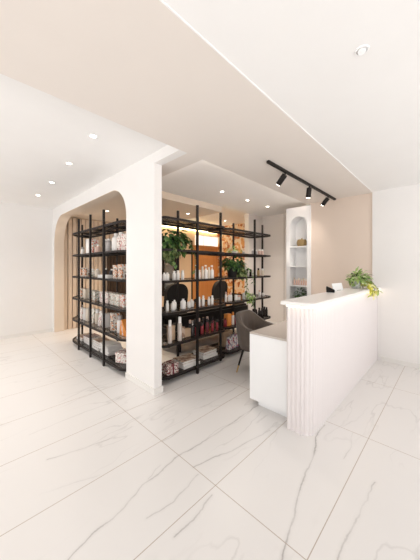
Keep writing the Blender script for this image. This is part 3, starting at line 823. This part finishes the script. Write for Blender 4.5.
# ------------------------------------------------------------------ plants
def leaf(bm, p, d, n, L, W):
    d = d.normalized(); s = d.cross(n).normalized(); n = s.cross(d).normalized()
    prof = [(0, .0), (.25, .85), (.5, 1), (.78, .6), (1, 0)]
    left = []; right = []; mid = []
    for t, w in prof:
        c = p + d * L * t - n * (L * .35 * t * t)
        mid.append(bm.verts.new(c))
        left.append(bm.verts.new(c + s * W * w * .5 + n * W * .12 * w)); right.append(bm.verts.new(c - s * W * w * .5 + n * W * .12 * w))
    for i in range(len(prof) - 1):
        for A in (left, right):
            try: bm.faces.new((mid[i], mid[i + 1], A[i + 1], A[i]))
            except ValueError: pass
def rnd(a=1): return random.uniform(-a, a)
def foliage(c, rad, n, L, W, droop=.3, pull=(0, 0, 0)):
    bm = bmesh.new()
    for i in range(n):
        d = Vector((rnd(), rnd(), rnd(1)))
        while d.length > 1 or d.length < .1: d = Vector((rnd(), rnd(), rnd(1)))
        p = Vector(c) + Vector((d.x * rad[0], d.y * rad[1], d.z * rad[2]))
        dr = Vector((d.x, d.y, d.z * .5 - droop)) + Vector(pull) + Vector((rnd(.3), rnd(.3), rnd(.3)))
        k = random.uniform(.7, 1.2)
        leaf(bm, p, dr, Vector((rnd(.4), rnd(.4), 1)), L * k, W * k)
    return bm
def vine(parent, pts, m, n, L, W, smat='stem'):
    bm = bmesh.new(); P = [Vector(p) for p in pts]
    tube(bm, P, .003, 5)
    v = obj('vine', bm, smat, parent)
    bm = bmesh.new()
    for i in range(n):
        t = (i + .5) / n * (len(P) - 1); k = int(t); q = P[k].lerp(P[min(k + 1, len(P) - 1)], t - k)
        leaf(bm, q, Vector((rnd(), rnd(), -.5 + rnd(.4))), Vector((rnd(.5), -.5, 1)), L * random.uniform(.7, 1.2), W * random.uniform(.7, 1.1))
    obj('vine_leaves', bm, m, v)
# large trailing plant on the high shelf near the pillar
t = thing('trailing_plant', 'large trailing green plant at the top of the right shelving by the pillar', 'plant', (2.05, 2.72, top(4)))
obj('pot', lathe(bmesh.new(), [(0, 0), (.06, 0), (.085, .15), (.08, .155), (.075, .13), (0, .13)], 18), 'black_matte', t, smooth=True)
obj('foliage', foliage((.0, -.08, .12), (.23, .14, .17), 150, .10, .065, .5), 'leaf', t)
obj('foliage', foliage((-.05, -.14, -.02), (.16, .08, .12), 60, .09, .06, .8), 'leaf_olive', t)
vine(t, [(.15, -.05, .15), (.26, -.12, .16), (.33, -.15, .02), (.34, -.16, -.12), (.335, -.16, -.3)], 'leaf_olive', 12, .075, .05)
vine(t, [(-.05, -.1, .12), (-.1, -.24, .05), (-.1, -.25, -.15), (-.08, -.25, -.2)], 'leaf', 8, .07, .045)
# potted trailing plant on the chest-high far shelf
t = thing('potted_plant', 'bushy green plant in a black pot on the chest-high far shelf', 'plant', (3.36, 2.68, top(3)))
obj('pot', lathe(bmesh.new(), [(0, 0), (.075, 0), (.09, .17), (.082, .17), (.078, .15), (0, .15)], 20), 'black_matte', t, smooth=True)
obj('foliage', foliage((.03, 0, .24), (.20, .14, .10), 170, .085, .055, .3), 'leaf', t)
obj('foliage', foliage((.16, -.04, .12), (.11, .10, .12), 60, .08, .05, .8), 'leaf_olive', t)
vine(t, [(.12, -.1, .16), (.16, -.19, .1), (.16, -.19, -.1), (.14, -.19, -.28)], 'leaf_olive', 14, .06, .04)
vine(t, [(.2, -.08, .18), (.3, -.19, .12), (.33, -.2, -.05), (.36, -.2, -.12)], 'leaf', 10, .06, .04)
# low plant on the high far shelf
t = thing('small_plant', 'low pale green plant on the high shelf above the black pot', 'plant', (3.44, 2.70, top(4)))
obj('pot', lathe(bmesh.new(), [(0, 0), (.05, 0), (.06, .05), (0, .05)], 16), 'white_plastic', t, smooth=True)
obj('foliage', foliage((0, 0, .07), (.17, .08, .035), 60, .05, .03, .1), 'leaf_light', t)
# small plant at the front of the waist-high far shelf
t = thing('small_plant', 'small light green plant spilling over the waist-high far shelf', 'plant', (3.66, 2.57, top(2)))
obj('pot', lathe(bmesh.new(), [(0, 0), (.03, 0), (.04, .06), (0, .06)], 16), 'white_plastic', t, smooth=True)
obj('foliage', foliage((0, -.045, .05), (.08, .05, .09), 60, .06, .035, .5), 'leaf_light', t)
vine(t, [(0, -.03, .05), (.01, -.1, .02), (.02, -.105, -.12)], 'leaf', 12, .05, .035)
# plant in glass vase on the counter
t = thing('vase_plant', 'variegated green and yellow plant in a glass vase on the counter', 'plant', (4.05, 1.0, 1.149))
obj('vase', lathe(bmesh.new(), [(0, 0), (.05, 0), (.062, .02), (.058, .08), (.045, .12), (.05, .14), (.046, .14), (.04, .12), (.052, .08), (.055, .03), (0, .015)], 20), 'vase_glass', t, smooth=True)
obj('foliage', foliage((.03, -.02, .14), (.145, .11, .085), 160, .085, .04, .15), 'leaf_light', t)
obj('foliage', foliage((.02, -.02, .16), (.145, .11, .07), 30, .085, .035, .1), 'leaf_olive', t)
vine(t, [(.05, -.05, .12), (.07, -.17, .09), (.06, -.21, .0), (.05, -.215, -.07)], 'leaf_yellow', 26, .075, .04)
vine(t, [(0, -.05, .12), (-.02, -.17, .08), (-.03, -.21, .0), (-.04, -.215, -.1)], 'leaf_yellow', 26, .075, .04)
vine(t, [(.1, -.05, .12), (.2, -.15, .1), (.24, -.215, .0), (.25, -.22, -.05)], 'leaf_light', 18, .07, .035)
vine(t, [(.02, -.02, .18), (.03, -.03, .25)], 'leaf_light', 6, .06, .03)
# plant on the niche shelf
t = thing('niche_plant', 'dark green leafy plant on the lowest visible niche shelf', 'plant', (4.80, 2.12, .724))
obj('pot', lathe(bmesh.new(), [(0, 0), (.05, 0), (.06, .09), (.055, .09), (.05, .08), (0, .08)], 16), 'black_matte', t, smooth=True)
obj('foliage', foliage((-.02, 0, .19), (.08, .09, .11), 110, .07, .035, .0), 'leaf', t)

# ------------------------------------------------------------------ niche things
t = thing('wicker_basket', 'small round golden-brown basket on the top niche shelf', 'basket', (4.82, 2.12, 1.854))
bm = bmesh.new()
for i in range(7):
    z = .01 + i * .018; r = .072 + .014 * math.sin(PI * i / 6)
    tube(bm, [(r * math.cos(2 * PI * k / 24), r * math.sin(2 * PI * k / 24), z) for k in range(24)], .0105, 6, True)
lathe(bm, [(0, 0), (.07, 0), (.074, .02), (.07, .1), (.066, .02), (0, .01)], 24)
obj('basket_body', bm, 'wicker', t, smooth=True)
obj('knob', lathe(bmesh.new(), [(0, .118), (.062, .116), (.05, .13), (.012, .136), (.014, .15), (0, .154)], 16), 'wicker', t, smooth=True)
for i, dy in enumerate((.12, .075, .03, -.02, -.065, -.11)):
    bottle('slim', 4.80, 2.14 + dy, 1.099, .14 - .02 * (i % 2), .017, 'rose_plastic', 'cream_plastic', f'small rosy bottle, {ORD[i]} from the left on the middle niche shelf', 'small bottles in the arched niche')

# ------------------------------------------------------------------ things on the counter
t = thing('tablet_stand', 'white tablet seen from behind on the back edge of the counter', 'tablet', (3.50, 1.06, 1.149), math.radians(-8))
bm = B(-.13, .13, -.004, .004, .0, .095, bev=.002); bmesh.ops.rotate(bm, matrix=Matrix.Rotation(-.25, 3, 'X'), verts=bm.verts[:])
obj('tablet', bm, 'white_lacquer', t)
obj('stand_base', B(-.05, .05, -.01, .05, 0, .008, bev=.002), 'silver', t)
t = thing('card_terminal', 'small black card terminal left of the white tablet on the counter', 'card terminal', (3.19, 1.08, 1.149), .3)
bm = B(-.04, .04, -.07, .02, 0, .03, bev=.004)
for v in bm.verts:
    if v.co.y > -.02 and v.co.z > .01: v.co.z += .04
obj('terminal_body', bm, 'black_matte', t)
obj('screen', B(-.03, .03, .021, .0225, .03, .06), 'screen', t)

# ------------------------------------------------------------------ salon chairs behind the shelving
def salon_chair(x, y, rz, label, sc=1):
    t = thing('salon_chair', label, 'salon chair', (x, y, 0), rz, 'black salon chairs behind the shelving')
    obj('base', lathe(bmesh.new(), [(0, 0), (.28, 0), (.28, .012), (.06, .03), (.045, .05), (.045, .28), (0, .28)], 28), 'black_metal', t, smooth=True)
    obj('seat', B(-.27, .27, -.26, .27, .28, .50, bev=.04), 'black_matte', t, smooth=True)
    bm = bmesh.new(); prism(bm, rrect(-.25, .25, .44, 1.12, (.05, .05, .2, .2), 8), 'y', -.31, -.21)
    for v in bm.verts: v.co.y -= (v.co.z - .44) * .12
    obj('backrest', bm, 'black_matte', t, smooth=True)
    for s in (-1, 1):
        obj('armrest', B(s * .30 - .035, s * .30 + .035, -.24, .24, .38, .68, bev=.02), 'black_matte', t, smooth=True)
    obj('footrest', B(-.2, .2, .34, .50, .12, .16, bev=.01), 'black_metal', t)
    return t
salon_chair(3.20, 4.25, -.1, 'black salon chair behind the left bay of the right shelving')
salon_chair(4.50, 4.30, .1, 'black salon chair behind the middle post of the right shelving')
salon_chair(6.15, 4.45, -.1, 'black salon chair farthest right, behind the far shelving')
t = thing('low_bench', 'long low black upholstered bench right behind the right shelving', 'bench', (2.62, 3.28, 0))
obj('seat', B(0, 2.0, 0, .45, .16, .42, bev=.04), 'black_matte', t, smooth=True)
obj('backrest', B(0.02, 1.98, -.08, .06, .30, .66, bev=.04), 'black_matte', t, smooth=True)
for x in (.15, 1.85):
    for y in (.06, .38): obj('leg', tube(bmesh.new(), [(x, y, 0), (x, y, .17)], .018), 'black_metal', t)

# ------------------------------------------------------------------ light
W = bpy.data.worlds.new('daylight'); S.world = W; W.use_nodes = True
wn, wl = W.node_tree.nodes, W.node_tree.links
tc = wn.new('ShaderNodeTexCoord'); sx = wn.new('ShaderNodeSeparateXYZ'); wl.new(tc.outputs['Generated'], sx.inputs[0])
mr = wn.new('ShaderNodeMapRange'); mr.inputs['From Min'].default_value = -.12; mr.inputs['From Max'].default_value = .12
wl.new(sx.outputs['Z'], mr.inputs['Value'])
mx = wn.new('ShaderNodeMixRGB'); mx.inputs[1].default_value = (1.45, 1.42, 1.39, 1); mx.inputs[2].default_value = (.92, .91, .90, 1)
wl.new(mr.outputs[0], mx.inputs[0]); wl.new(mx.outputs[0], wn['Background'].inputs[0]); wn['Background'].inputs[1].default_value = 1.0
def point(name, loc, e, col, size=.2, parent=None):
    li = bpy.data.lights.new(name, 'POINT'); li.energy = e; li.color = col; li.shadow_soft_size = size
    o = bpy.data.objects.new(name, li); COL.objects.link(o); o.location = loc; return o

# ------------------------------------------------------------------ camera
cam = bpy.data.cameras.new('camera'); co = bpy.data.objects.new('camera', cam); COL.objects.link(co)
co.location = (0, 0, 1.45)
yaw = math.atan(250 / 252.5)     # forward direction = (cos, sin)
co.rotation_euler = (PI / 2, 0, yaw - PI / 2)
cam.sensor_fit = 'HORIZONTAL'; cam.sensor_width = 36; cam.lens = 36 * 252.5 / 420
cam.shift_x = 5 / 420; cam.shift_y = -13 / 420
cam.clip_start = .05
S.camera = co
